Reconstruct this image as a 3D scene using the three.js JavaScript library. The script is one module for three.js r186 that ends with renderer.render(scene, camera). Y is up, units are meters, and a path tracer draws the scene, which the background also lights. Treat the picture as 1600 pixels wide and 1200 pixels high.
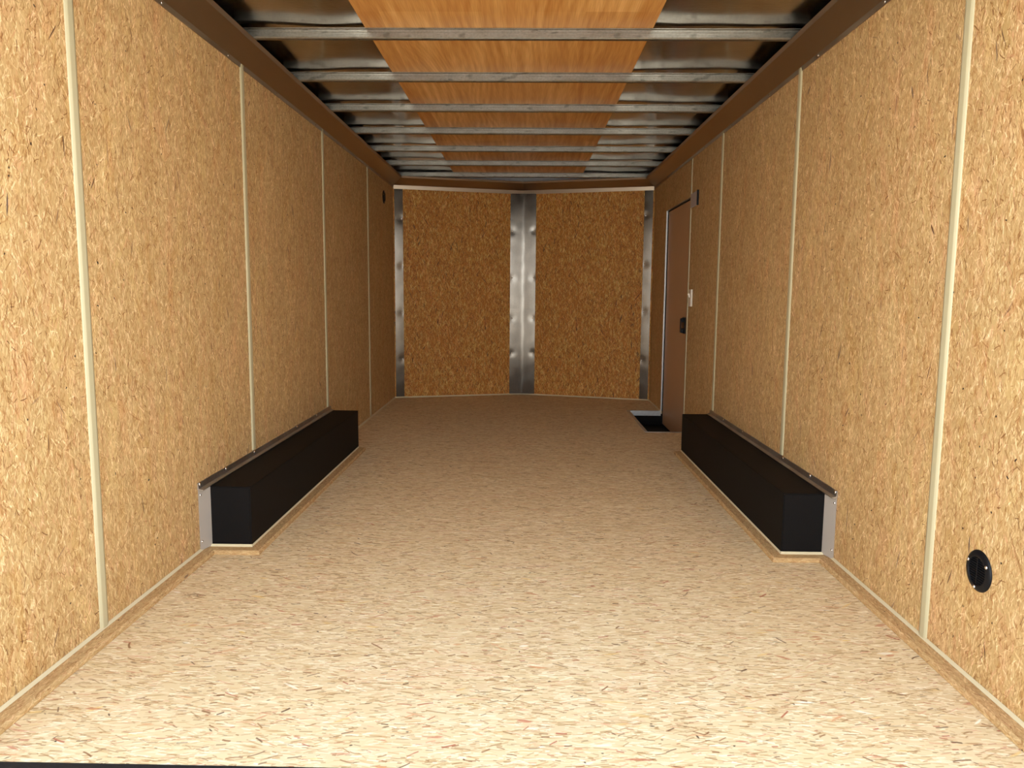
import * as THREE from 'three';
import { mergeGeometries, toCreasedNormals } from 'three/addons/utils/BufferGeometryUtils.js';
import { RoundedBoxGeometry } from 'three/addons/geometries/RoundedBoxGeometry.js';
import { createNoise2D } from 'simplex-noise';

// ---------------------------------------------------------------- camera, sky, sun, exposure
const scene = new THREE.Scene();
const camera = new THREE.PerspectiveCamera(2 * Math.atan(600 / 1200.5) * 180 / Math.PI, 4 / 3, 0.05, 400);
camera.rotation.order = 'YXZ';
camera.position.set(0.0313, 0.9561, 0);
camera.rotation.set(-0.1198, 0.0172, 0.0079);
scene.add(camera);

{ // clear hazy sky: pale towards the horizon, deeper blue overhead, the same all the way round
  const h = 128, d = new Float32Array(4 * h * 4);
  for (let j = 0; j < h; j++) for (let i = 0; i < 4; i++) {
    const e = Math.max(0, ((j + 0.5) / h - 0.5) * Math.PI), k = Math.exp(-e / 0.42), c = 4 * (4 * j + i);
    d[c] = 0.62 + 1.50 * k; d[c + 1] = 0.76 + 1.46 * k; d[c + 2] = 1.02 + 1.28 * k; d[c + 3] = 1;
  }
  const t = new THREE.DataTexture(d, 4, h, THREE.RGBAFormat, THREE.FloatType);
  t.mapping = THREE.EquirectangularReflectionMapping; t.magFilter = t.minFilter = THREE.LinearFilter; t.needsUpdate = true;
  scene.background = t;
}
const sun = new THREE.DirectionalLight(new THREE.Color().setRGB(1, 0.975, 0.935), 14);
sun.position.set(5, 15, -12);
sun.target.position.set(0, 0, 0);
sun.castShadow = true;
sun.shadow.mapSize.set(2048, 2048);
Object.assign(sun.shadow.camera, { left: -14, right: 14, top: 14, bottom: -14, near: 1, far: 60 });
scene.add(sun, sun.target);

const renderer = new THREE.WebGLRenderer({ antialias: true });
renderer.toneMapping = THREE.LinearToneMapping;
renderer.toneMappingExposure = 2.9;
renderer.shadowMap.enabled = true;

// ---------------------------------------------------------------- helpers
function rng(seed) { let a = seed >>> 0; return () => { a = (a + 0x6D2B79F5) >>> 0; let t = a; t = Math.imul(t ^ (t >>> 15), t | 1); t ^= t + Math.imul(t ^ (t >>> 7), t | 61); return ((t ^ (t >>> 14)) >>> 0) / 4294967296; }; }
const taken = {};
function numbered(n) { taken[n] = (taken[n] ?? -1) + 1; return taken[n] ? n + '_' + String(taken[n]).padStart(3, '0') : n; }
function mesh(name, geo, mat, parent) {
  const m = new THREE.Mesh(Array.isArray(geo) ? mergeGeometries(geo.map((g) => g.index ? g.toNonIndexed() : g)) : geo, mat);
  m.name = parent ? name : numbered(name); m.castShadow = m.receiveShadow = true;
  (parent ?? scene).add(m);
  return m;
}
function group(name, x = 0, y = 0, z = 0) { const g = new THREE.Group(); g.name = numbered(name); g.position.set(x, y, z); scene.add(g); return g; }
function thing(o, label, category, grp) { o.userData.label = label; o.userData.category = category; if (grp) o.userData.group = grp; return o; }
function structure(o, label, category) { o.userData.kind = 'structure'; o.userData.label = label; o.userData.category = category; return o; }
function box(x0, x1, y0, y1, z0, z1) { const g = new THREE.BoxGeometry(Math.abs(x1 - x0), Math.abs(y1 - y0), Math.abs(z1 - z0)); g.translate((x0 + x1) / 2, (y0 + y1) / 2, (z0 + z1) / 2); return g; }
function rbox(x0, x1, y0, y1, z0, z1, r = 0.003) { const g = new RoundedBoxGeometry(Math.abs(x1 - x0), Math.abs(y1 - y0), Math.abs(z1 - z0), 2, r); g.translate((x0 + x1) / 2, (y0 + y1) / 2, (z0 + z1) / 2); return g; }
// uv in metres over one texture tile: u runs along axis ua, v along axis va
function planar(g, ua, va, su, sv, ou = 0, ov = 0) {
  const p = g.attributes.position, uv = new Float32Array(p.count * 2), get = { x: (i) => p.getX(i), y: (i) => p.getY(i), z: (i) => p.getZ(i) };
  for (let i = 0; i < p.count; i++) { uv[2 * i] = get[ua](i) / su + ou; uv[2 * i + 1] = get[va](i) / sv + ov; }
  g.setAttribute('uv', new THREE.BufferAttribute(uv, 2));
  return g;
}
function along(p, q, y) { const dx = q[0] - p[0], dz = q[1] - p[1], l = Math.hypot(dx, dz); return { l, t: [dx / l, dz / l], n: [-dz / l, dx / l] }; }
// sweep a closed section [[inward, y], ...] along path[i0..i1] of a mitred path [[x, z], ...]
function sweep(path, section, i0 = 0, i1 = path.length - 1) {
  const off = path.map((p, i) => {
    const a = i > 0 ? along(path[i - 1], p).n : null, b = i < path.length - 1 ? along(p, path[i + 1]).n : null;
    if (!a || !b) return a ?? b;
    const s = [a[0] + b[0], a[1] + b[1]], k = 2 / (s[0] * s[0] + s[1] * s[1]);
    return [s[0] * k, s[1] * k];
  });
  const pos = [], uv = [], at = (i, j) => { const [d, y] = section[j % section.length]; return [path[i][0] + off[i][0] * d, y, path[i][1] + off[i][1] * d]; };
  let run = 0;
  const quad = (A, B, C, D, u0, u1, v0, v1) => { pos.push(...A, ...B, ...C, ...A, ...C, ...D); uv.push(u0, v0, u1, v0, u1, v1, u0, v0, u1, v1, u0, v1); };
  for (let i = i0; i < i1; i++) {
    const l = along(path[i], path[i + 1]).l; let v = 0;
    for (let j = 0; j < section.length; j++) {
      const c = section[j], d = section[(j + 1) % section.length], h = Math.hypot(c[0] - d[0], c[1] - d[1]);
      quad(at(i, j), at(i + 1, j), at(i + 1, j + 1), at(i, j + 1), run, run + l, v, v + h); v += h;
    }
    run += l;
  }
  const tri = THREE.ShapeUtils.triangulateShape(section.map(([a, b]) => new THREE.Vector2(a, b)), []);
  for (const [i, flip] of [[i0, true], [i1, false]]) for (const t of tri) for (const j of flip ? [t[0], t[2], t[1]] : t) { pos.push(...at(i, j)); uv.push(section[j][0], section[j][1]); }
  const g = new THREE.BufferGeometry();
  g.setAttribute('position', new THREE.Float32BufferAttribute(pos, 3));
  g.setAttribute('uv', new THREE.Float32BufferAttribute(uv, 2));
  // make faces look outwards whatever way the section was listed
  const area = THREE.ShapeUtils.area(section.map(([a, b]) => new THREE.Vector2(a, b)));
  if (area > 0) for (let i = 0; i < pos.length; i += 9) for (let k = 0; k < 3; k++) { const P = g.attributes.position.array, U = g.attributes.uv.array; [P[i + 3 + k], P[i + 6 + k]] = [P[i + 6 + k], P[i + 3 + k]]; if (k < 2) { const u = i / 9 * 6; [U[u + 2 + k], U[u + 4 + k]] = [U[u + 4 + k], U[u + 2 + k]]; } }
  g.computeVertexNormals();
  return g;
}
// a shallow domed strip standing on a wall, its width along z (or a direction), height along y
function domeStrip(w, h, y0, y1, n = 8) {
  const s = new THREE.Shape(); s.moveTo(-w / 2, 0);
  for (let i = 0; i <= n; i++) { const a = Math.PI * (1 - i / n); s.lineTo(Math.cos(a) * w / 2, Math.pow(Math.sin(a), 0.8) * h + 0.0008); }
  s.lineTo(w / 2, 0); s.closePath();
  const g = new THREE.ExtrudeGeometry(s, { depth: y1 - y0, bevelEnabled: false, curveSegments: 4 });
  g.rotateX(-Math.PI / 2); g.translate(0, y0, 0);      // width x, rise -z, height y
  return toCreasedNormals(g, 0.9);
}
const screwGeo = (() => { const g = new THREE.LatheGeometry([[0, 0.0028], [0.0016, 0.0027], [0.0034, 0.0021], [0.0046, 0.0009], [0.0049, 0]].map(([a, b]) => new THREE.Vector2(a, b)), 14); return g; })();
function screw(parent, x, y, z, n, mat, s = 1) {
  const m = mesh('screw', screwGeo, mat, parent); m.position.set(x, y, z); m.scale.setScalar(s);
  m.quaternion.setFromUnitVectors(new THREE.Vector3(0, 1, 0), new THREE.Vector3(...n).normalize());
  return m;
}

// ---------------------------------------------------------------- textures
const clamp = (v) => Math.max(0, Math.min(255, v));
function canvasTex(c, srgb = true) { const t = new THREE.CanvasTexture(c); if (srgb) t.colorSpace = THREE.SRGBColorSpace; t.wrapS = t.wrapT = THREE.RepeatWrapping; t.anisotropy = 8; return t; }
function newCanvas(w, h) { const c = document.createElement('canvas'); c.width = w; c.height = h; return c; }
function pick(r, list) { let t = r(), i = 0; while (i < list.length - 1 && t > list[i][0]) { t -= list[i][0]; i++; } return list[i]; }
function gauss(r) { return Math.sqrt(-2 * Math.log(r() + 1e-9)) * Math.cos(6.2832 * r()); }
// pressed flake board: thousands of overlapping strands laid about one direction
function strandBoard(w, h, o) {
  const r = rng(o.seed), c = newCanvas(w, h), g = c.getContext('2d');
  g.fillStyle = `rgb(${o.base})`; g.fillRect(0, 0, w, h); g.lineCap = 'butt';
  const wrap = (fn, x, y, m) => { for (const ox of [0, -w, w]) for (const oy of [0, -h, h]) if ((ox === 0 || (ox < 0 ? x > w - m : x < m)) && (oy === 0 || (oy < 0 ? y > h - m : y < m))) fn(x + ox, y + oy); };
  for (const layer of o.layers) {
    for (let i = 0; i < layer.n; i++) {
      const x = r() * w, y = r() * h, a = o.dir + gauss(r) * layer.spread, len = layer.len[0] + (layer.len[1] - layer.len[0]) * r() * r(), wid = layer.wid[0] + (layer.wid[1] - layer.wid[0]) * r() * r();
      const col = pick(r, layer.cols), al = layer.alpha[0] + (layer.alpha[1] - layer.alpha[0]) * r(), bend = gauss(r) * len * layer.bend;
      const dx = Math.cos(a) * len / 2, dy = Math.sin(a) * len / 2, nx = -Math.sin(a) * bend, ny = Math.cos(a) * bend;
      wrap((X, Y) => {
        if (layer.chip) {                       // a tapered flake
          const wx = -Math.sin(a) * wid / 2, wy = Math.cos(a) * wid / 2;
          g.fillStyle = `rgba(${col[1]},${al})`; g.beginPath(); g.moveTo(X - dx, Y - dy);
          g.quadraticCurveTo(X - dx * 0.3 + wx + nx, Y - dy * 0.3 + wy + ny, X + dx, Y + dy);
          g.quadraticCurveTo(X + dx * 0.2 - wx + nx, Y + dy * 0.2 - wy + ny, X - dx, Y - dy); g.fill();
        } else {
          g.strokeStyle = `rgba(${col[1]},${al})`; g.lineWidth = wid; g.beginPath(); g.moveTo(X - dx, Y - dy); g.quadraticCurveTo(X + nx, Y + ny, X + dx, Y + dy); g.stroke();
        }
      }, x, y, len / 2 + Math.abs(bend) + wid);
    }
  }
  if (o.contrast) {                             // stretch the strands' tones about the board's own mean
    const im = g.getImageData(0, 0, w, h), d = im.data, m = [0, 0, 0];
    for (let i = 0; i < d.length; i += 4) for (let k = 0; k < 3; k++) m[k] += d[i + k];
    for (let k = 0; k < 3; k++) m[k] /= d.length / 4;
    for (let i = 0; i < d.length; i += 4) for (let k = 0; k < 3; k++) d[i + k] = clamp(m[k] + (d[i + k] - m[k]) * o.contrast);
    g.putImageData(im, 0, 0);
  }
  return c;
}
const wallLayers = (k) => [
  { n: 300, spread: 0.25, len: [120, 420], wid: [20, 70], bend: 0.05, alpha: [0.05, 0.12], cols: [[0.4, '232,192,130'], [0.3, '180,128,70'], [0.3, '216,154,108']] },
  { n: 10000, spread: 0.40, len: [18, 64], wid: [5, 13], bend: 0.06, chip: true, alpha: [0.18, 0.45], cols: [[0.42, '228,194,140'], [0.36, '170,122,70'], [0.22, '206,154,110']] },
  { n: 26000, spread: 0.55, len: [8, 36], wid: [1.6, 4], bend: 0.10, alpha: [0.18, 0.5], cols: [[0.36, '238,206,154'], [0.30, '148,104,56'], [0.2, '170,124,70'], [0.14, '200,158,104']] },
  { n: 30000, spread: 0.5, len: [6, 26], wid: [0.8, 1.8], bend: 0.08, alpha: [0.2, 0.5], cols: [[0.45, '236,202,148'], [0.55, '140,96,50']] },
  { n: 1500 * k, spread: 0.7, len: [10, 34], wid: [1.4, 3.4], bend: 0.10, alpha: [0.3, 0.62], cols: [[0.6, '128,82,38'], [0.4, '112,72,34']] },
  { n: 70, spread: 0.5, len: [40, 120], wid: [8, 20], bend: 0.05, chip: true, alpha: [0.25, 0.5], cols: [[0.6, '154,108,62'], [0.4, '138,104,72']] },
  { n: 24 * k, spread: 0.35, len: [40, 110], wid: [7, 18], bend: 0.04, chip: true, alpha: [0.45, 0.75], cols: [[0.6, '108,76,48'], [0.4, '114,90,70']] },
  { n: 70, spread: 1.5, len: [4, 10], wid: [3, 6], bend: 0.1, alpha: [0.6, 0.9], cols: [[1, '62,40,20']] },
];
const WALL_U = 1.28, WALL_V = 1.92;
const wallCanvas = [11, 23, 37].map((seed) => strandBoard(1280, 1920, { seed, base: '190,154,100', dir: Math.PI / 2, contrast: 1.85, layers: wallLayers(1) }));
const noseCanvas = strandBoard(1280, 1920, { seed: 71, base: '184,122,46', dir: Math.PI / 2, contrast: 2.1, layers: wallLayers(4.5).map((l) => ({ ...l, cols: l.cols.map(([p, c]) => { const q = c.split(',').map(Number); const m = Math.min(1, 208 / q[0]); return [p, `${Math.round(q[0] * m)},${Math.round(q[1] * 0.93 * m)},${Math.round(q[2] * 0.66 * m)}`]; }), ...(l.chip && l.n > 5000 ? { len: [30, 90], wid: [10, 26], alpha: [0.22, 0.5] } : l.n > 29000 ? { n: 9000 } : {}) })) });
const FLOOR_U = 2.3, FLOOR_V = 2.9;
const floorCanvas = strandBoard(2048, 2048, { seed: 5, base: '224,200,154', dir: 0, contrast: 1.3, layers: [
  { n: 500, spread: 0.12, len: [100, 420], wid: [14, 50], bend: 0.03, alpha: [0.05, 0.12], cols: [[0.5, '240,222,180'], [0.3, '196,164,116'], [0.2, '212,172,136']] },
  { n: 15000, spread: 0.14, len: [20, 80], wid: [5, 12], bend: 0.04, chip: true, alpha: [0.2, 0.5], cols: [[0.5, '246,230,192'], [0.3, '190,156,106'], [0.2, '222,188,132']] },
  { n: 34000, spread: 0.2, len: [8, 50], wid: [1.6, 4], bend: 0.05, alpha: [0.2, 0.6], cols: [[0.40, '252,240,208'], [0.32, '166,130,84'], [0.18, '194,154,102'], [0.1, '208,150,112']] },
  { n: 9000, spread: 0.24, len: [6, 30], wid: [1.2, 3], bend: 0.06, alpha: [0.25, 0.6], cols: [[0.6, '142,102,62'], [0.25, '116,88,60'], [0.15, '168,98,70']] },
  { n: 1300, spread: 0.34, len: [12, 44], wid: [2, 4.6], bend: 0.08, alpha: [0.35, 0.75], cols: [[0.5, '134,92,56'], [0.25, '106,78,54'], [0.25, '172,96,68']] },
  { n: 380, spread: 0.3, len: [24, 76], wid: [8, 20], bend: 0.06, chip: true, alpha: [0.3, 0.65], cols: [[0.35, '212,154,106'], [0.3, '230,196,122'], [0.2, '190,120,86'], [0.15, '252,244,222']] },
  { n: 260, spread: 0.7, len: [5, 20], wid: [4, 9], bend: 0.1, chip: true, alpha: [0.5, 0.9], cols: [[0.6, '92,66,44'], [0.4, '76,60,46']] },
] });
const edgeCanvas = strandBoard(1024, 512, { seed: 91, base: '188,154,102', dir: 0, layers: wallLayers(1).map((l) => ({ ...l, n: l.n * 0.3, spread: l.spread * 0.7 })) });
function pixelTex(w, h, fn, srgb = true) {
  const d = new Uint8Array(w * h * 4);
  for (let j = 0; j < h; j++) for (let i = 0; i < w; i++) { const c = fn(i / w, j / h), k = 4 * (j * w + i); d[k] = clamp(c[0]); d[k + 1] = clamp(c[1]); d[k + 2] = clamp(c[2]); d[k + 3] = 255; }
  const t = new THREE.DataTexture(d, w, h); t.magFilter = THREE.LinearFilter; t.minFilter = THREE.LinearMipmapLinearFilter; t.generateMipmaps = true; t.wrapS = t.wrapT = THREE.RepeatWrapping; if (srgb) t.colorSpace = THREE.SRGBColorSpace; t.needsUpdate = true;
  return t;
}
const n1 = createNoise2D(rng(301)), n2 = createNoise2D(rng(302)), n3 = createNoise2D(rng(303)), n4 = createNoise2D(rng(304));
// printed plywood: long figured grain with cathedral arches, veneer bands of slightly different tone
const PLY_U = 1.13, PLY_V = 5.6;
const plyTex = pixelTex(1024, 2048, (u, v) => {
  const X = u * PLY_U, Z = v * PLY_V;
  const band = Math.floor((X + 0.05 * n3(Z * 0.15, 3)) / 0.19), bt = n4(band * 7.3, Math.floor(Z / 2.44) * 3.1);
  const wv = 0.050 * n1(X * 2.2 + band, Z * 0.55) + 0.012 * n2(X * 7, Z * 1.3);
  const ring = Math.sin((X + wv) * 170 + 4 * n3(X * 3, Z * 0.35)), fine = n2(X * 200, Z * 5), mid = n4(X * 22, Z * 0.8);
  const arch = Math.sin((Math.abs(((X + 0.4) % 0.38) - 0.19) * 9 + 0.9 * Z + 1.2 * n2(X * 2, Z * 0.4)) * 26);
  const t = 0.5 + 0.15 * ring * (0.5 + 0.5 * n1(X * 5, Z * 0.5 + 9)) + 0.10 * arch * Math.max(0, n4(X * 1.6 + 3, Z * 0.6)) + 0.17 * fine + 0.20 * mid + 0.24 * bt + 0.1 * n3(X * 4, Z * 1.1 + 5);
  return [212 + 30 * (t - 0.5) * 1.8, 154 + 38 * (t - 0.5) * 1.8, 82 + 38 * (t - 0.5) * 1.8];
});
// scuffed mill metal: value noise for colour and roughness
const metalTex = pixelTex(512, 512, (u, v) => {
  const a = n1(u * 6, v * 6) * 10 + n2(u * 30, v * 90) * 7 + n3(u * 3, v * 140) * 6 + n4(u * 120, v * 120) * 4;
  return [214 + a, 212 + a, 207 + a];
});
// galvanized bar with dark handling scuffs and a few scrapes
const scuffTex = pixelTex(512, 512, (u, v) => {
  const a = n1(u * 8, v * 8) * 9 + n2(u * 40, v * 60) * 8, b = Math.max(0, n3(u * 14 + 5, v * 9) - 0.55) * 110 + Math.max(0, n4(u * 60, v * 24) - 0.72) * 160;
  return [212 + a - b, 211 + a - b, 206 + a - b];
});
const metalRough = pixelTex(512, 512, (u, v) => { const a = 128 + n2(u * 5, v * 5) * 26 + n1(u * 4, v * 120) * 22 + n4(u * 60, v * 60) * 10; return [a, a, a]; }, false);
const grainBump = pixelTex(512, 512, (u, v) => { const a = 128 + 60 * n1(u * 90, v * 90) + 50 * n2(u * 190, v * 190); return [a, a, a]; }, false);

// ---------------------------------------------------------------- materials
const std = (o) => new THREE.MeshStandardMaterial(o);
const rgb = (r, g, b) => new THREE.Color().setRGB(r, g, b);
const wallMats = wallCanvas.map((c) => std({ map: canvasTex(c), bumpMap: canvasTex(c, false), bumpScale: 0.0004, roughness: 0.62 }));
const noseMat = std({ map: canvasTex(noseCanvas), roughness: 0.7 });
const floorMat = std({ map: canvasTex(floorCanvas), bumpMap: canvasTex(floorCanvas, false), bumpScale: 0.0004, roughness: 0.72 });
const edgeMat = std({ map: canvasTex(edgeCanvas), roughness: 0.7 });
const plyMat = std({ map: plyTex, roughness: 0.5 });
const metal = (c, rough, extra = {}) => std({ color: rgb(...c), map: metalTex, metalness: 1, roughness: rough * 2, roughnessMap: metalRough, ...extra });
const roofMat = metal([0.74, 0.72, 0.69], 0.17);
const bowMat = metal([0.46, 0.44, 0.39], 0.42, { map: scuffTex });
const coveMat = std({ color: rgb(0.44, 0.35, 0.25), metalness: 1, roughness: 0.38 });
const stripMat = metal([0.20, 0.178, 0.152], 0.17);
const flangeMat = metal([0.80, 0.79, 0.77], 0.40);
const screwMat = std({ color: rgb(0.85, 0.84, 0.82), metalness: 1, roughness: 0.25 });
const creamMat = std({ color: rgb(0.50, 0.435, 0.255), roughness: 0.45 });
const caulkMat = std({ color: rgb(0.66, 0.56, 0.34), roughness: 0.6 });
const blackMat = new THREE.MeshPhysicalMaterial({ color: rgb(0.0062, 0.0052, 0.0047), specularIntensity: 0.2, roughness: 0.6, bumpMap: grainBump, bumpScale: 0.0006 });
const plasticMat = new THREE.MeshPhysicalMaterial({ color: rgb(0.006, 0.006, 0.007), specularIntensity: 0.35, roughness: 0.38 });
const dullMat = std({ color: rgb(0.47, 0.41, 0.34), metalness: 0.25, roughness: 0.55 });
const holeMat = std({ color: rgb(0.004, 0.004, 0.004), roughness: 0.9 });
const cavityFillMat = std({ color: rgb(0.010, 0.010, 0.010), roughness: 0.8 });  // near-black fill, keeps the unlit cavity above the coves dark
const skinMat = std({ color: rgb(0.7, 0.7, 0.7), roughness: 0.4 });
const doorMat = std({ color: rgb(0.54, 0.32, 0.17), roughness: 0.5 });
const rubberMat = new THREE.MeshPhysicalMaterial({ color: rgb(0.007, 0.007, 0.008), specularIntensity: 0.5, roughness: 0.6, bumpMap: grainBump, bumpScale: 0.002 });
const plateMat = std({ color: rgb(0.45, 0.40, 0.38), roughness: 0.4 });
const ivoryMat = std({ color: rgb(0.80, 0.72, 0.58), roughness: 0.4 });
const groundMat = std({ color: rgb(0.34, 0.33, 0.31), roughness: 0.9 });

// ---------------------------------------------------------------- dimensions (metres; floor at y = 0, front of the trailer towards -z)
const HW = 1.135, ZR = -1.44, ZC = -6.81, ZN = -7.144, TOP = 1.90, ROOF = 2.03;
const PATH = [[-HW, ZR], [-HW, ZC], [0, ZN], [HW, ZC], [HW, ZR]];
const noseL = along(PATH[1], PATH[2]), noseR = along(PATH[2], PATH[3]);
const DOOR = { z0: -5.300, z1: -6.195, y0: -0.105, y1: 1.598 };
const WELL = { x0: 0.878, z0: -5.248, z1: -6.190 };

// ---------------------------------------------------------------- setting: ground and shell
const ground = structure(mesh('ground', (() => { const g = new THREE.CircleGeometry(60, 64); g.rotateX(-Math.PI / 2); g.translate(0, -0.56, 0); return g; })(), groundMat), 'grey concrete yard outside the open rear of the trailer', 'ground');

{ // floor, one sheet of flake board with the step well cut out
  const s = new THREE.Shape([[-1.17, -ZR], [1.17, -ZR], [1.17, -WELL.z0], [WELL.x0, -WELL.z0], [WELL.x0, -WELL.z1], [1.17, -WELL.z1], [1.17, 7.0], [0, 7.3], [-1.17, 7.0]].map(([a, b]) => new THREE.Vector2(a, b)));
  const g = new THREE.ExtrudeGeometry(s, { depth: 0.02, bevelEnabled: false });
  g.rotateX(-Math.PI / 2); g.translate(0, -0.02, 0);
  structure(mesh('floor', planar(g, 'x', 'z', FLOOR_U, FLOOR_V, 0.37, 0.11), floorMat), 'pale flake board floor of the trailer', 'floor');
}
const seamsLeft = [-2.024, -3.232, -4.478, -5.725], seamsRight = [-2.040, -3.258, -4.486];
{ // left wall: panels, domed cream seam strips, outer skin with an added black fill in the top cavity
  const g = structure(group('wall_left'), 'left side wall of tan flake board panels with cream seam strips', 'wall');
  const cuts = [ZR, ...seamsLeft, ZC];
  for (let i = 0; i < cuts.length - 1; i++) {
    const p = planar(box(-HW - 0.009, -HW, 0, TOP, cuts[i] - 0.001, cuts[i + 1] + 0.001), 'z', 'y', WALL_U, WALL_V, 0.31 * i + 0.13, 0.07 * i);
    mesh('wall_panel', p, wallMats[i % 3], g);
  }
  for (const z of seamsLeft) { const d = domeStrip(0.040, 0.005, z > -4.6 && z < -2.6 ? 0.272 : 0.012, 1.862); d.rotateY(-Math.PI / 2); d.translate(-HW, 0, z); mesh('seam_strip', d, creamMat, g); }
  mesh('outer_skin', box(-1.20, -1.18, -0.14, ROOF, ZR, ZC - 0.06), skinMat, g);
  mesh('dark_cavity_fill', box(-1.178, -HW - 0.011, 1.90, 1.972, ZR, ZC), cavityFillMat, g);  // black box added so the cavity above the cove reads as dark
}
{ // right wall: the last panel goes round the side door
  const g = structure(group('wall_right'), 'right side wall of tan flake board panels around a side door', 'wall');
  const cuts = [ZR, ...seamsRight, DOOR.z0];
  for (let i = 0; i < cuts.length - 1; i++) {
    const p = planar(box(HW, HW + 0.009, 0, TOP, cuts[i] - 0.001, cuts[i + 1] + 0.001), 'z', 'y', WALL_U, WALL_V, 0.23 * i + 0.61, 0.05 * i + 0.4);
    mesh('wall_panel', p, wallMats[(i + 1) % 3], g);
  }
  const s = new THREE.Shape([[-DOOR.z0, DOOR.y1], [-DOOR.z1, DOOR.y1], [-DOOR.z1, 0], [-ZC, 0], [-ZC, TOP], [-DOOR.z0, TOP]].map(([a, b]) => new THREE.Vector2(a, b)));
  const e = new THREE.ExtrudeGeometry(s, { depth: 0.009, bevelEnabled: false }); e.rotateY(Math.PI / 2); e.translate(HW, 0, 0);
  mesh('wall_panel', planar(e, 'z', 'y', WALL_U, WALL_V, 0.3, 0.2), wallMats[2], g);
  for (const z of seamsRight) { const d = domeStrip(0.040, 0.005, z > -4.6 && z < -2.6 ? 0.272 : 0.012, 1.862); d.rotateY(Math.PI / 2); d.translate(HW, 0, z); mesh('seam_strip', d, creamMat, g); }
  { const d = domeStrip(0.022, 0.005, 0.0, 1.862); d.rotateY(Math.PI / 2); d.translate(HW, 0, DOOR.z0 + 0.011); mesh('seam_strip', d, creamMat, g); }
  mesh('outer_skin', box(1.18, 1.20, -0.14, ROOF, ZR, ZC - 0.06), skinMat, g);
  mesh('dark_cavity_fill', box(HW + 0.011, 1.178, 1.90, 1.972, ZR, ZC), cavityFillMat, g);  // same added black filler on this side, darkens the cavity over the cove
}
{ // shallow V nose: two boards
  const g = structure(group('wall_front'), 'shallow V front wall of two darker flake board panels', 'wall');
  const sec = [[0, 0], [0, TOP], [-0.009, TOP], [-0.009, 0]];
  for (const [i, k] of [[1, 0.2], [2, 0.55]]) {
    const p = sweep(PATH, sec, i, i + 1);
    mesh('wall_panel', planar(p, 'x', 'y', WALL_U, WALL_V, k, 0.1), noseMat, g);
  }
  mesh('outer_skin', sweep(PATH, [[-0.05, -0.14], [-0.05, ROOF], [-0.07, ROOF], [-0.07, -0.14]], 1, 3), skinMat, g);
}
const ceiling = structure(group('ceiling'), 'trailer roof of wavy bare metal with a wide wood panel strip', 'ceiling');
{
  const nx = 62, nz = 150, x0 = -1.178, x1 = 1.178, z0 = ZR, z1 = -7.20, pos = [], uv = [], idx = [];
  for (let j = 0; j <= nz; j++) for (let i = 0; i <= nx; i++) {
    const x = x0 + (x1 - x0) * i / nx, z = z0 + (z1 - z0) * j / nz;
    const y = 1.9835 + 0.0030 * n1(x * 1.7 + 4, z * 1.1) + 0.0018 * n2(x * 3.3, z * 2.4 + 2);
    pos.push(x, y, z); uv.push(x / 1.2, z / 1.2);
  }
  for (let j = 0; j < nz; j++) for (let i = 0; i < nx; i++) { const a = j * (nx + 1) + i, b = a + 1, c = a + nx + 1, d = c + 1; idx.push(a, b, d, a, d, c); }
  const g = new THREE.BufferGeometry(); g.setAttribute('position', new THREE.Float32BufferAttribute(pos, 3)); g.setAttribute('uv', new THREE.Float32BufferAttribute(uv, 2)); g.setIndex(idx); g.computeVertexNormals();
  mesh('roof_sheet', g, roofMat, ceiling);
  mesh('wood_panel', planar(box(-0.607, 0.514, 1.9745, 1.978, ZR, -6.99), 'x', 'z', PLY_U, PLY_V, 0.6, 0.4), plyMat, ceiling);
  const s = new THREE.Shape([[-1.2, -ZR], [1.2, -ZR], [1.2, 6.9], [0, 7.32], [-1.2, 6.9]].map(([a, b]) => new THREE.Vector2(a, b)));
  const e = new THREE.ExtrudeGeometry(s, { depth: 0.02, bevelEnabled: false }); e.rotateX(-Math.PI / 2); e.translate(0, ROOF, 0);
  mesh('outer_skin', e, skinMat, ceiling);
}
{ // rear frame round the opening (out of view): steel posts and header that close the wall cavities
  const g = structure(group('trim'), 'black steel frame around the open rear of the trailer', 'frame');
  g.name = 'trim_1';
  mesh('header', box(-1.20, 1.20, 1.86, ROOF + 0.02, ZR, ZR + 0.05), rubberMat, g);
  mesh('post', box(-1.20, -1.14, -0.14, 1.86, ZR, ZR + 0.05), rubberMat, g);
  mesh('post', box(1.14, 1.20, -0.14, 1.86, ZR, ZR + 0.05), rubberMat, g);
}
{ // rear sill
  const s = structure(mesh('trim_2', rbox(-1.139, 1.139, -0.10, 0.0015, ZR + 0.0015, ZR + 0.11, 0.003), rubberMat), 'black textured sill at the rear edge of the floor', 'sill');
}

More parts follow.
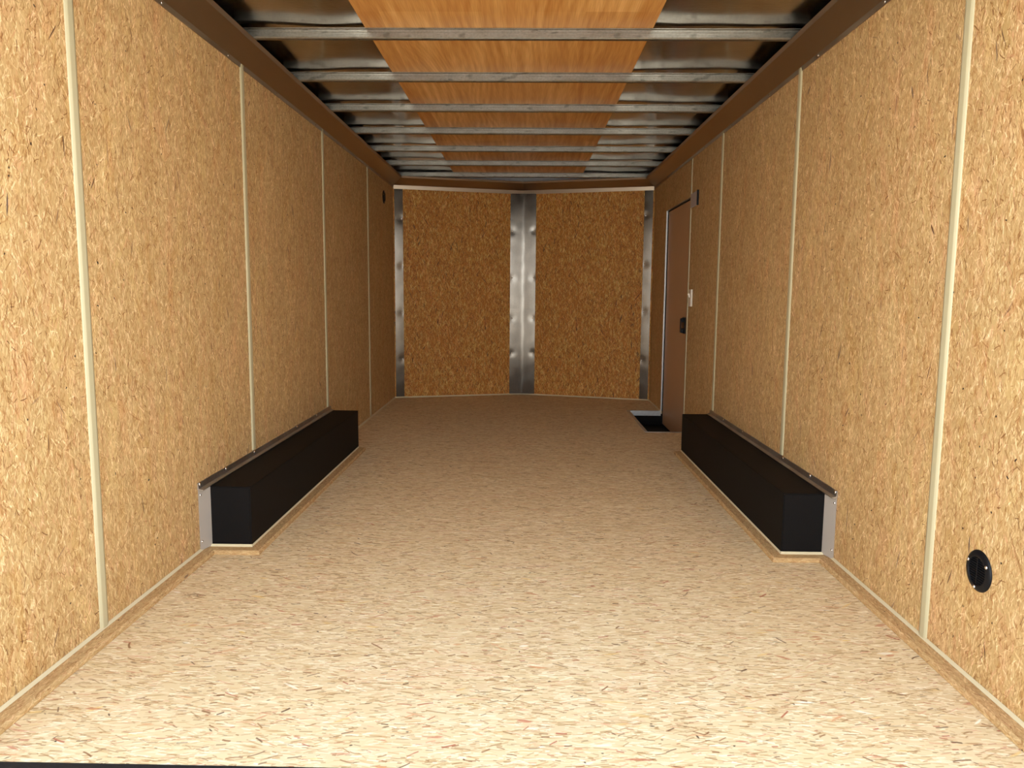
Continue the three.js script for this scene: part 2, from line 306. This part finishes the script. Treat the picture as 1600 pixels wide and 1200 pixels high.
// ---------------------------------------------------------------- metal cove trims
const coveSec = [[0.0005, 1.846], [0.0035, 1.846], [0.0045, 1.864], [0.0820, 1.9195], [0.0890, 1.9345], [0.0872, 1.9352], [0.0800, 1.9210], [0.0015, 1.8665]];
const coveScrews = [-2.54, -3.085, -3.67, -4.33, -4.95, -5.58, -6.20];
for (const [n, i0, i1, label] of [['trim_3', 0, 1, 'slanted brown metal cove trim along top of left wall'], ['trim_4', 1, 3, 'slanted brown metal cove trim along top of the V front wall'], ['trim_5', 3, 4, 'slanted brown metal cove trim along top of right wall']]) {
  const t = structure(group(n), label, 'trim'); t.name = n;
  mesh('cove_sheet', toCreasedNormals(sweep(PATH, coveSec, i0, i1), 0.25), coveMat, t);
  if (n === 'trim_3') for (const z of coveScrews) screw(t, -HW + 0.0038, 1.855, z, [1, 0, 0], screwMat);
  if (n === 'trim_5') for (const z of coveScrews) screw(t, HW - 0.0038, 1.855, z + 0.02, [-1, 0, 0], screwMat);
  if (n === 'trim_4') mesh('lip', sweep(PATH, [[0.0005, 1.834], [0.006, 1.834], [0.008, 1.866], [0.004, 1.868]], 1, 3), coveMat, t);
}
// ---------------------------------------------------------------- aluminium strips on the nose: thin plates dented at their screws
function noseStrip(name, label, cover, y0, y1, screws, ns = 26, nyy = 150) {
  const t = structure(group(name), label, 'trim'); t.name = name;
  const pos = [], uv = [], idx = [];
  const off = (s, y) => {
    let d = 0.0040;
    for (const [a, b] of screws) { const r2 = ((s - a) ** 2 + (y - b) ** 2) / (0.03 * 0.03); d -= 0.0014 * Math.exp(-r2); }
    d += 0.0008 * n1(s * 2 + cover.seed, y * 1.1);
    return d;
  };
  for (let j = 0; j <= nyy; j++) for (let i = 0; i <= ns; i++) {
    const s = cover.s0 + (cover.s1 - cover.s0) * i / ns, y = y0 + (y1 - y0) * j / nyy, p = cover.at(s, off(s, y));
    pos.push(p[0], y, p[1]); uv.push(y / 0.8, s / 0.8);
  }
  for (let j = 0; j < nyy; j++) for (let i = 0; i < ns; i++) { const a = j * (ns + 1) + i, b = a + 1, c = a + ns + 1, d = c + 1; idx.push(a, b, d, a, d, c); }
  const g = new THREE.BufferGeometry(); g.setAttribute('position', new THREE.Float32BufferAttribute(pos, 3)); g.setAttribute('uv', new THREE.Float32BufferAttribute(uv, 2)); g.setIndex(idx); g.computeVertexNormals();
  mesh('plate', g, stripMat, t);
  for (const [a, b] of screws) { const p = cover.at(a, off(a, b) - 0.0006); screw(t, p[0], b, p[1], cover.n(a), screwMat, 1.35); }
}
const rowsC = [1.50, 1.08, 0.71, 0.39];
noseStrip('trim_6', 'wide aluminium strip up the middle of the V front wall', {
  seed: 3, s0: -0.116, s1: 0.116,
  at: (s, d) => { const q = Math.sqrt(s * s + 0.00006), a = noseL; return [s, ZN + 0.022 + q * 0.11 + d]; }, n: () => [0, 0, 1],
}, 0.012, 1.836, rowsC.flatMap((y) => [[-0.098, y], [0.098, y + 0.004]]), 40, 200);
const onL = (s, d) => [-HW + noseL.t[0] * s + noseL.n[0] * d, ZC + noseL.t[1] * s + noseL.n[1] * d];
const onR = (s, d) => [HW - noseR.t[0] * s + noseR.n[0] * d, ZC - noseR.t[1] * s + noseR.n[1] * d];
noseStrip('trim_7', 'narrow aluminium strip in the left front corner', { seed: 8, s0: 0.011, s1: 0.085, at: onL, n: () => [noseL.n[0], 0, noseL.n[1]] }, 0.012, 1.836, [1.58, 1.17, 0.76, 0.35].map((y) => [0.072, y]), 14);
noseStrip('trim_8', 'narrow aluminium strip in the right front corner beside the door', { seed: 15, s0: 0.085, s1: 0.011, at: onR, n: () => [noseR.n[0], 0, noseR.n[1]] }, 0.012, 1.836, [1.62, 1.20, 0.79, 0.36].map((y) => [0.072, y]), 14);

// ---------------------------------------------------------------- wood strips and caulk along the foot of the walls
const BOX = { x: 0.968, z0: -2.722, z1: -4.535, h: 0.241 };
const stripSec = [[0.0015, 0.0005], [0.0015, 0.017], [0.040, 0.0155], [0.046, 0.010], [0.046, 0.0005]];
const beadSec = [[0.0008, 0.0168], [0.0008, 0.0255], [0.0035, 0.0235], [0.0072, 0.0178], [0.0060, 0.0166]];
const beadLow = [[0.0008, 0.0008], [0.0008, 0.011], [0.004, 0.009], [0.009, 0.0010]];
const footL = [[-HW, ZR], [-HW, BOX.z0 + 0.003], [-BOX.x - 0.003, BOX.z0 + 0.003], [-BOX.x - 0.003, BOX.z1]];
const footR = [[BOX.x + 0.003, BOX.z1], [BOX.x + 0.003, BOX.z0 + 0.003], [HW, BOX.z0 + 0.003], [HW, ZR]];
for (const [n, foot, a, b, label] of [['baseboard_left', footL, [-HW, BOX.z1], [-HW, ZC], 'flat flake board strip and cream caulk along foot of left wall'], ['baseboard_right', footR, null, null, 'flat flake board strip and cream caulk along foot of right wall']]) {
  const t = structure(group(n), label, 'baseboard');
  for (let i = 0; i < 3; i++) { const g = sweep(foot, stripSec, i, i + 1), u = g.attributes.uv; for (let k = 0; k < u.count; k++) u.setXY(k, u.getX(k), u.getY(k) * 2 + 0.17 * i); mesh('board_strip', g, edgeMat, t); }
  mesh('caulk_bead', sweep(foot, beadSec), caulkMat, t);
  if (n === 'baseboard_left') mesh('caulk_bead', sweep([[-HW, BOX.z1], [-HW, ZC], [0, ZN]], beadLow, 0, 1), caulkMat, t);
  else { mesh('caulk_bead', sweep([[HW, ZC], [HW, WELL.z1 - 0.03]], beadLow), caulkMat, t); mesh('caulk_bead', sweep([[HW, WELL.z0 + 0.03], [HW, BOX.z1]], beadLow), caulkMat, t); }
}
structure(mesh('baseboard_front', sweep(PATH, beadLow, 1, 3), caulkMat), 'thin cream caulk line along foot of the V front wall', 'caulk');

// ---------------------------------------------------------------- roof crossbars
const bowShape = new THREE.Shape([[0.0005, 1.9385], [-0.002, 1.9353], [-0.0255, 1.9353], [-0.028, 1.938], [-0.028, 1.9735], [0.005, 1.9735], [0.005, 1.9705], [0.0005, 1.968], [0.0005, 1.9585], [-0.0008, 1.9575], [-0.0008, 1.9505], [0.0005, 1.9495], [0.0005, 1.9445], [0.0018, 1.9435], [0.0018, 1.940]].map(([a, b]) => new THREE.Vector2(-a, b)));
const bowGeo = new THREE.ExtrudeGeometry(bowShape, { depth: 2.24, bevelEnabled: false });
bowGeo.rotateY(Math.PI / 2); bowGeo.translate(-1.12, -1.935, 0);
{ const u = bowGeo.attributes.uv, p = bowGeo.attributes.position; for (let i = 0; i < u.count; i++) u.setXY(i, (p.getY(i) + p.getZ(i)) / 0.5, p.getX(i) / 0.9); }
const ordinal = ['first roof crossbar from the open rear, largest in view', 'second roof crossbar counted from the open rear', 'third roof crossbar counted from the open rear', 'fourth roof crossbar, midway between rear and front wall', 'fifth roof crossbar counted from the open rear', 'sixth roof crossbar, next to last before the front wall', 'last roof crossbar, right against the front cove trim'];
for (let k = 0; k < 7; k++) {
  const geo = bowGeo.clone(), u = geo.attributes.uv;               // each bar has scuffs of its own
  for (let i = 0; i < u.count; i++) u.setXY(i, u.getX(i) + 0.137 * k, u.getY(i) + 0.381 * k);
  const b = mesh('roof_bow', geo, bowMat); b.position.set(0, 1.935, -3.136 - 0.61 * k);
  thing(b, 'grey galvanized ' + ordinal[k], 'crossbar', 'roof crossbars');
}

// ---------------------------------------------------------------- wheel boxes
function wheelBox(side, label) {
  const g = thing(group('wheel_box', side * HW, 0, (BOX.z0 + BOX.z1) / 2), label, 'wheel box', 'black wheel boxes');
  const L = (BOX.z0 - BOX.z1) / 2, w = HW - BOX.x, X = (d) => -side * d;             // d = distance from the wall
  const B = (d0, d1, y0, y1, z0, z1, r) => rbox(X(d0), X(d1), y0, y1, z0, z1, r ?? 0.002);
  mesh('top_panel', B(0.003, w + 0.001, BOX.h - 0.004, BOX.h, -L, L + 0.001, 0.0015), blackMat, g);
  mesh('side_panel', B(w - 0.004, w, 0.002, BOX.h - 0.0045, -L, L, 0.0015), blackMat, g);
  mesh('end_panel', B(0.003, w - 0.0045, 0.002, BOX.h - 0.0045, L - 0.004, L, 0.0015), blackMat, g);
  mesh('end_panel', B(0.003, w - 0.0045, 0.002, BOX.h - 0.0045, -L, -L + 0.004, 0.0015), blackMat, g);
  // aluminium angle on the wall: along the top and, bent towards the rear, up the near end
  const a = (pts, z0, z1) => { const s = new THREE.Shape(pts.map(([d, y]) => new THREE.Vector2(X(d), y))); const e = new THREE.ExtrudeGeometry(s, { depth: z1 - z0, bevelEnabled: false }); e.translate(0, 0, z0); return e; };
  mesh('wall_flange', a([[0.0008, 0.268], [0.0035, 0.268], [0.006, 0.248], [0.021, 0.2445], [0.021, 0.242], [0.003, 0.242], [0.0008, 0.246]], -L, L + 0.066), flangeMat, g);
  const v = new THREE.Shape([[0.0008, L + 0.062], [0.003, L + 0.063], [0.019, L + 0.004], [0.020, L + 0.0006], [0.0008, L + 0.0006]].map(([d, z]) => new THREE.Vector2(X(d), -z)));
  const e = new THREE.ExtrudeGeometry(v, { depth: 0.222, bevelEnabled: false }); e.rotateX(-Math.PI / 2); e.translate(0, 0.019, 0);
  mesh('end_flange', e, dullMat, g);
  for (const z of [-2.672, -2.915, -3.23, -3.85, -4.22]) screw(g, X(0.0036), 0.261, z - g.position.z, [-side, 0, 0], screwMat, 1.7);
  screw(g, X(0.006), 0.222, L + 0.053, [-side, 0, 0.25], screwMat, 0.9); screw(g, X(0.006), 0.05, L + 0.053, [-side, 0, 0.25], screwMat, 0.9);
  return g;
}
wheelBox(-1, 'long black wheel box along the foot of the left wall');
wheelBox(1, 'long black wheel box along the right wall, near the side door');

// ---------------------------------------------------------------- side door, step well, switch, plate
{
  const d = structure(group('door_1', HW, 0, (DOOR.z0 + DOOR.z1) / 2), 'plain brown side door at the far end of the right wall', 'door');
  const hw = (DOOR.z0 - DOOR.z1) / 2;
  mesh('door_panel', rbox(0.0145, 0.030, DOOR.y0 + 0.003, DOOR.y1 - 0.012, -hw + 0.010, hw - 0.004, 0.002), doorMat, d);
  mesh('jamb', box(-0.003, 0.008, 0.004, DOOR.y1, -hw + 0.0005, -hw + 0.004), flangeMat, d);
  mesh('jamb', box(-0.003, 0.008, DOOR.y1 - 0.004, DOOR.y1 - 0.0005, -hw + 0.0045, hw - 0.0005), flangeMat, d);
  mesh('seal', box(0.0085, 0.040, DOOR.y0 + 0.003, DOOR.y1 - 0.001, -hw + 0.0005, -hw + 0.0095), rubberMat, d);
  mesh('seal', box(0.0085, 0.040, DOOR.y1 - 0.011, DOOR.y1 - 0.001, -hw + 0.0100, hw - 0.0005), rubberMat, d);
  const h = mesh('handle', [rbox(0.004, 0.0143, 0.672, 0.786, 0.262, 0.352, 0.004), rbox(-0.012, 0.005, 0.752, 0.780, 0.280, 0.335, 0.004), rbox(-0.012, 0.005, 0.676, 0.708, 0.280, 0.335, 0.004)], plasticMat, d);
  mesh('grip', rbox(-0.017, -0.009, 0.680, 0.776, 0.295, 0.320, 0.003), plasticMat, h);
}
{
  const w = thing(group('step_well', (WELL.x0 + HW) / 2, 0, (WELL.z0 + WELL.z1) / 2), 'sunken black step well with aluminium edges beside the side door', 'step');
  const hx = (HW - WELL.x0) / 2, hz = (WELL.z0 - WELL.z1) / 2, D = -0.112;
  mesh('well_floor', box(-hx, hx + 0.044, D - 0.006, D, -hz, hz), blackMat, w);
  mesh('well_side', box(-hx, -hx + 0.004, D, -0.021, -hz, hz), blackMat, w);
  mesh('well_side', box(-hx + 0.004, hx + 0.044, D, -0.021, -hz, -hz + 0.004), blackMat, w);
  mesh('well_side', box(-hx + 0.004, hx + 0.044, D, -0.021, hz - 0.004, hz), blackMat, w);
  mesh('edge_trim', [box(-hx - 0.018, -hx + 0.003, 0.0003, 0.003, -hz - 0.018, hz + 0.018), box(-hx + 0.0005, -hx + 0.003, -0.036, 0.0003, -hz, hz)], flangeMat, w);
  mesh('edge_trim', [box(-hx + 0.0035, hx - 0.001, 0.0003, 0.003, -hz - 0.018, -hz + 0.003), box(-hx + 0.0045, hx - 0.001, -0.036, 0.0003, -hz + 0.0045, -hz + 0.007)], flangeMat, w);
  mesh('edge_trim', [box(-hx + 0.0035, hx - 0.001, 0.0003, 0.003, hz - 0.003, hz + 0.018), box(-hx + 0.0045, hx - 0.001, -0.036, 0.0003, hz - 0.007, hz - 0.0045)], flangeMat, w);
}
{
  const s = thing(group('light_switch', HW, 0.923, -5.18), 'cream toggle light switch on right wall just before the side door', 'switch');
  mesh('cover_plate', rbox(-0.012, -0.0003, -0.057, 0.057, -0.036, 0.036, 0.003), ivoryMat, s);
  const tg = rbox(-0.007, 0.007, -0.013, 0.013, -0.005, 0.005, 0.002); tg.rotateZ(0.45); tg.translate(-0.016, 0.016, 0);
  mesh('toggle', tg, ivoryMat, s);
}
{
  const s = thing(group('wall_plate', HW, 1.566, -5.165), 'small grey plate on right wall at the top corner of the door', 'plate');
  mesh('plate', rbox(-0.010, -0.0003, -0.046, 0.046, -0.10, 0.095, 0.003), plateMat, s);
  mesh('shadow_edge', rbox(-0.013, -0.0003, -0.048, 0.048, 0.0955, 0.106, 0.002), plasticMat, s);  // black strip put in for the shadow line at the near edge
}
// ---------------------------------------------------------------- round air vents
function vent(name, x, y, z, turn, R, label) {
  const v = thing(group(name, x, y, z), label, 'vent', 'round wall vents'); v.rotation.y = turn;      // built facing +z
  const lathe = (pts) => { const g = new THREE.LatheGeometry(pts.map(([a, b]) => new THREE.Vector2(a, b)), 48); g.rotateX(Math.PI / 2); return g; };
  mesh('flange', lathe([[0.034, 0.0008], [0.034, 0.0072], [0.036, 0.0080], [0.043, 0.0072], [0.049, 0.0046], [0.0508, 0.0018], [0.0508, 0.0003]].map(([a, b]) => [a / 0.0508 * R, b])), plasticMat, v);
  mesh('back', lathe([[0, 0.0008], [0.0338 * R / 0.0508, 0.0008]]), holeMat, v);
  const r = 0.0335 * R / 0.0508;
  for (let i = 0; i < 11; i++) {
    const yy = (i - 5) * r / 5.6, w = Math.sqrt(Math.max(0, r * r - yy * yy));
    if (w < 0.008) continue;
    const g = box(-w, w, -0.0011, 0.0011, -0.0022, 0.0022); g.rotateX(0.55); g.translate(0, yy, 0.0042); mesh('louver', g, plasticMat, v);
  }
  mesh('centre_bar', box(-0.0013, 0.0013, -r * 0.98, r * 0.98, 0.0045, 0.0072), plasticMat, v);
  for (const a of [156, 31, 262]) screw(v, Math.cos(a * Math.PI / 180) * 0.0415 * R / 0.0508, Math.sin(a * Math.PI / 180) * 0.0415 * R / 0.0508, 0.0072, [0, 0, 1], screwMat, 0.95);
}
vent('air_vent', HW - 0.0005, 0.294, -1.811, -Math.PI / 2, 0.0508, 'round black louvred vent low on right wall nearest the viewer');
vent('air_vent', -HW + 0.0005, 1.712, -6.37, Math.PI / 2, 0.053, 'small round black vent high on left wall by the front corner');

renderer.render(scene, camera);
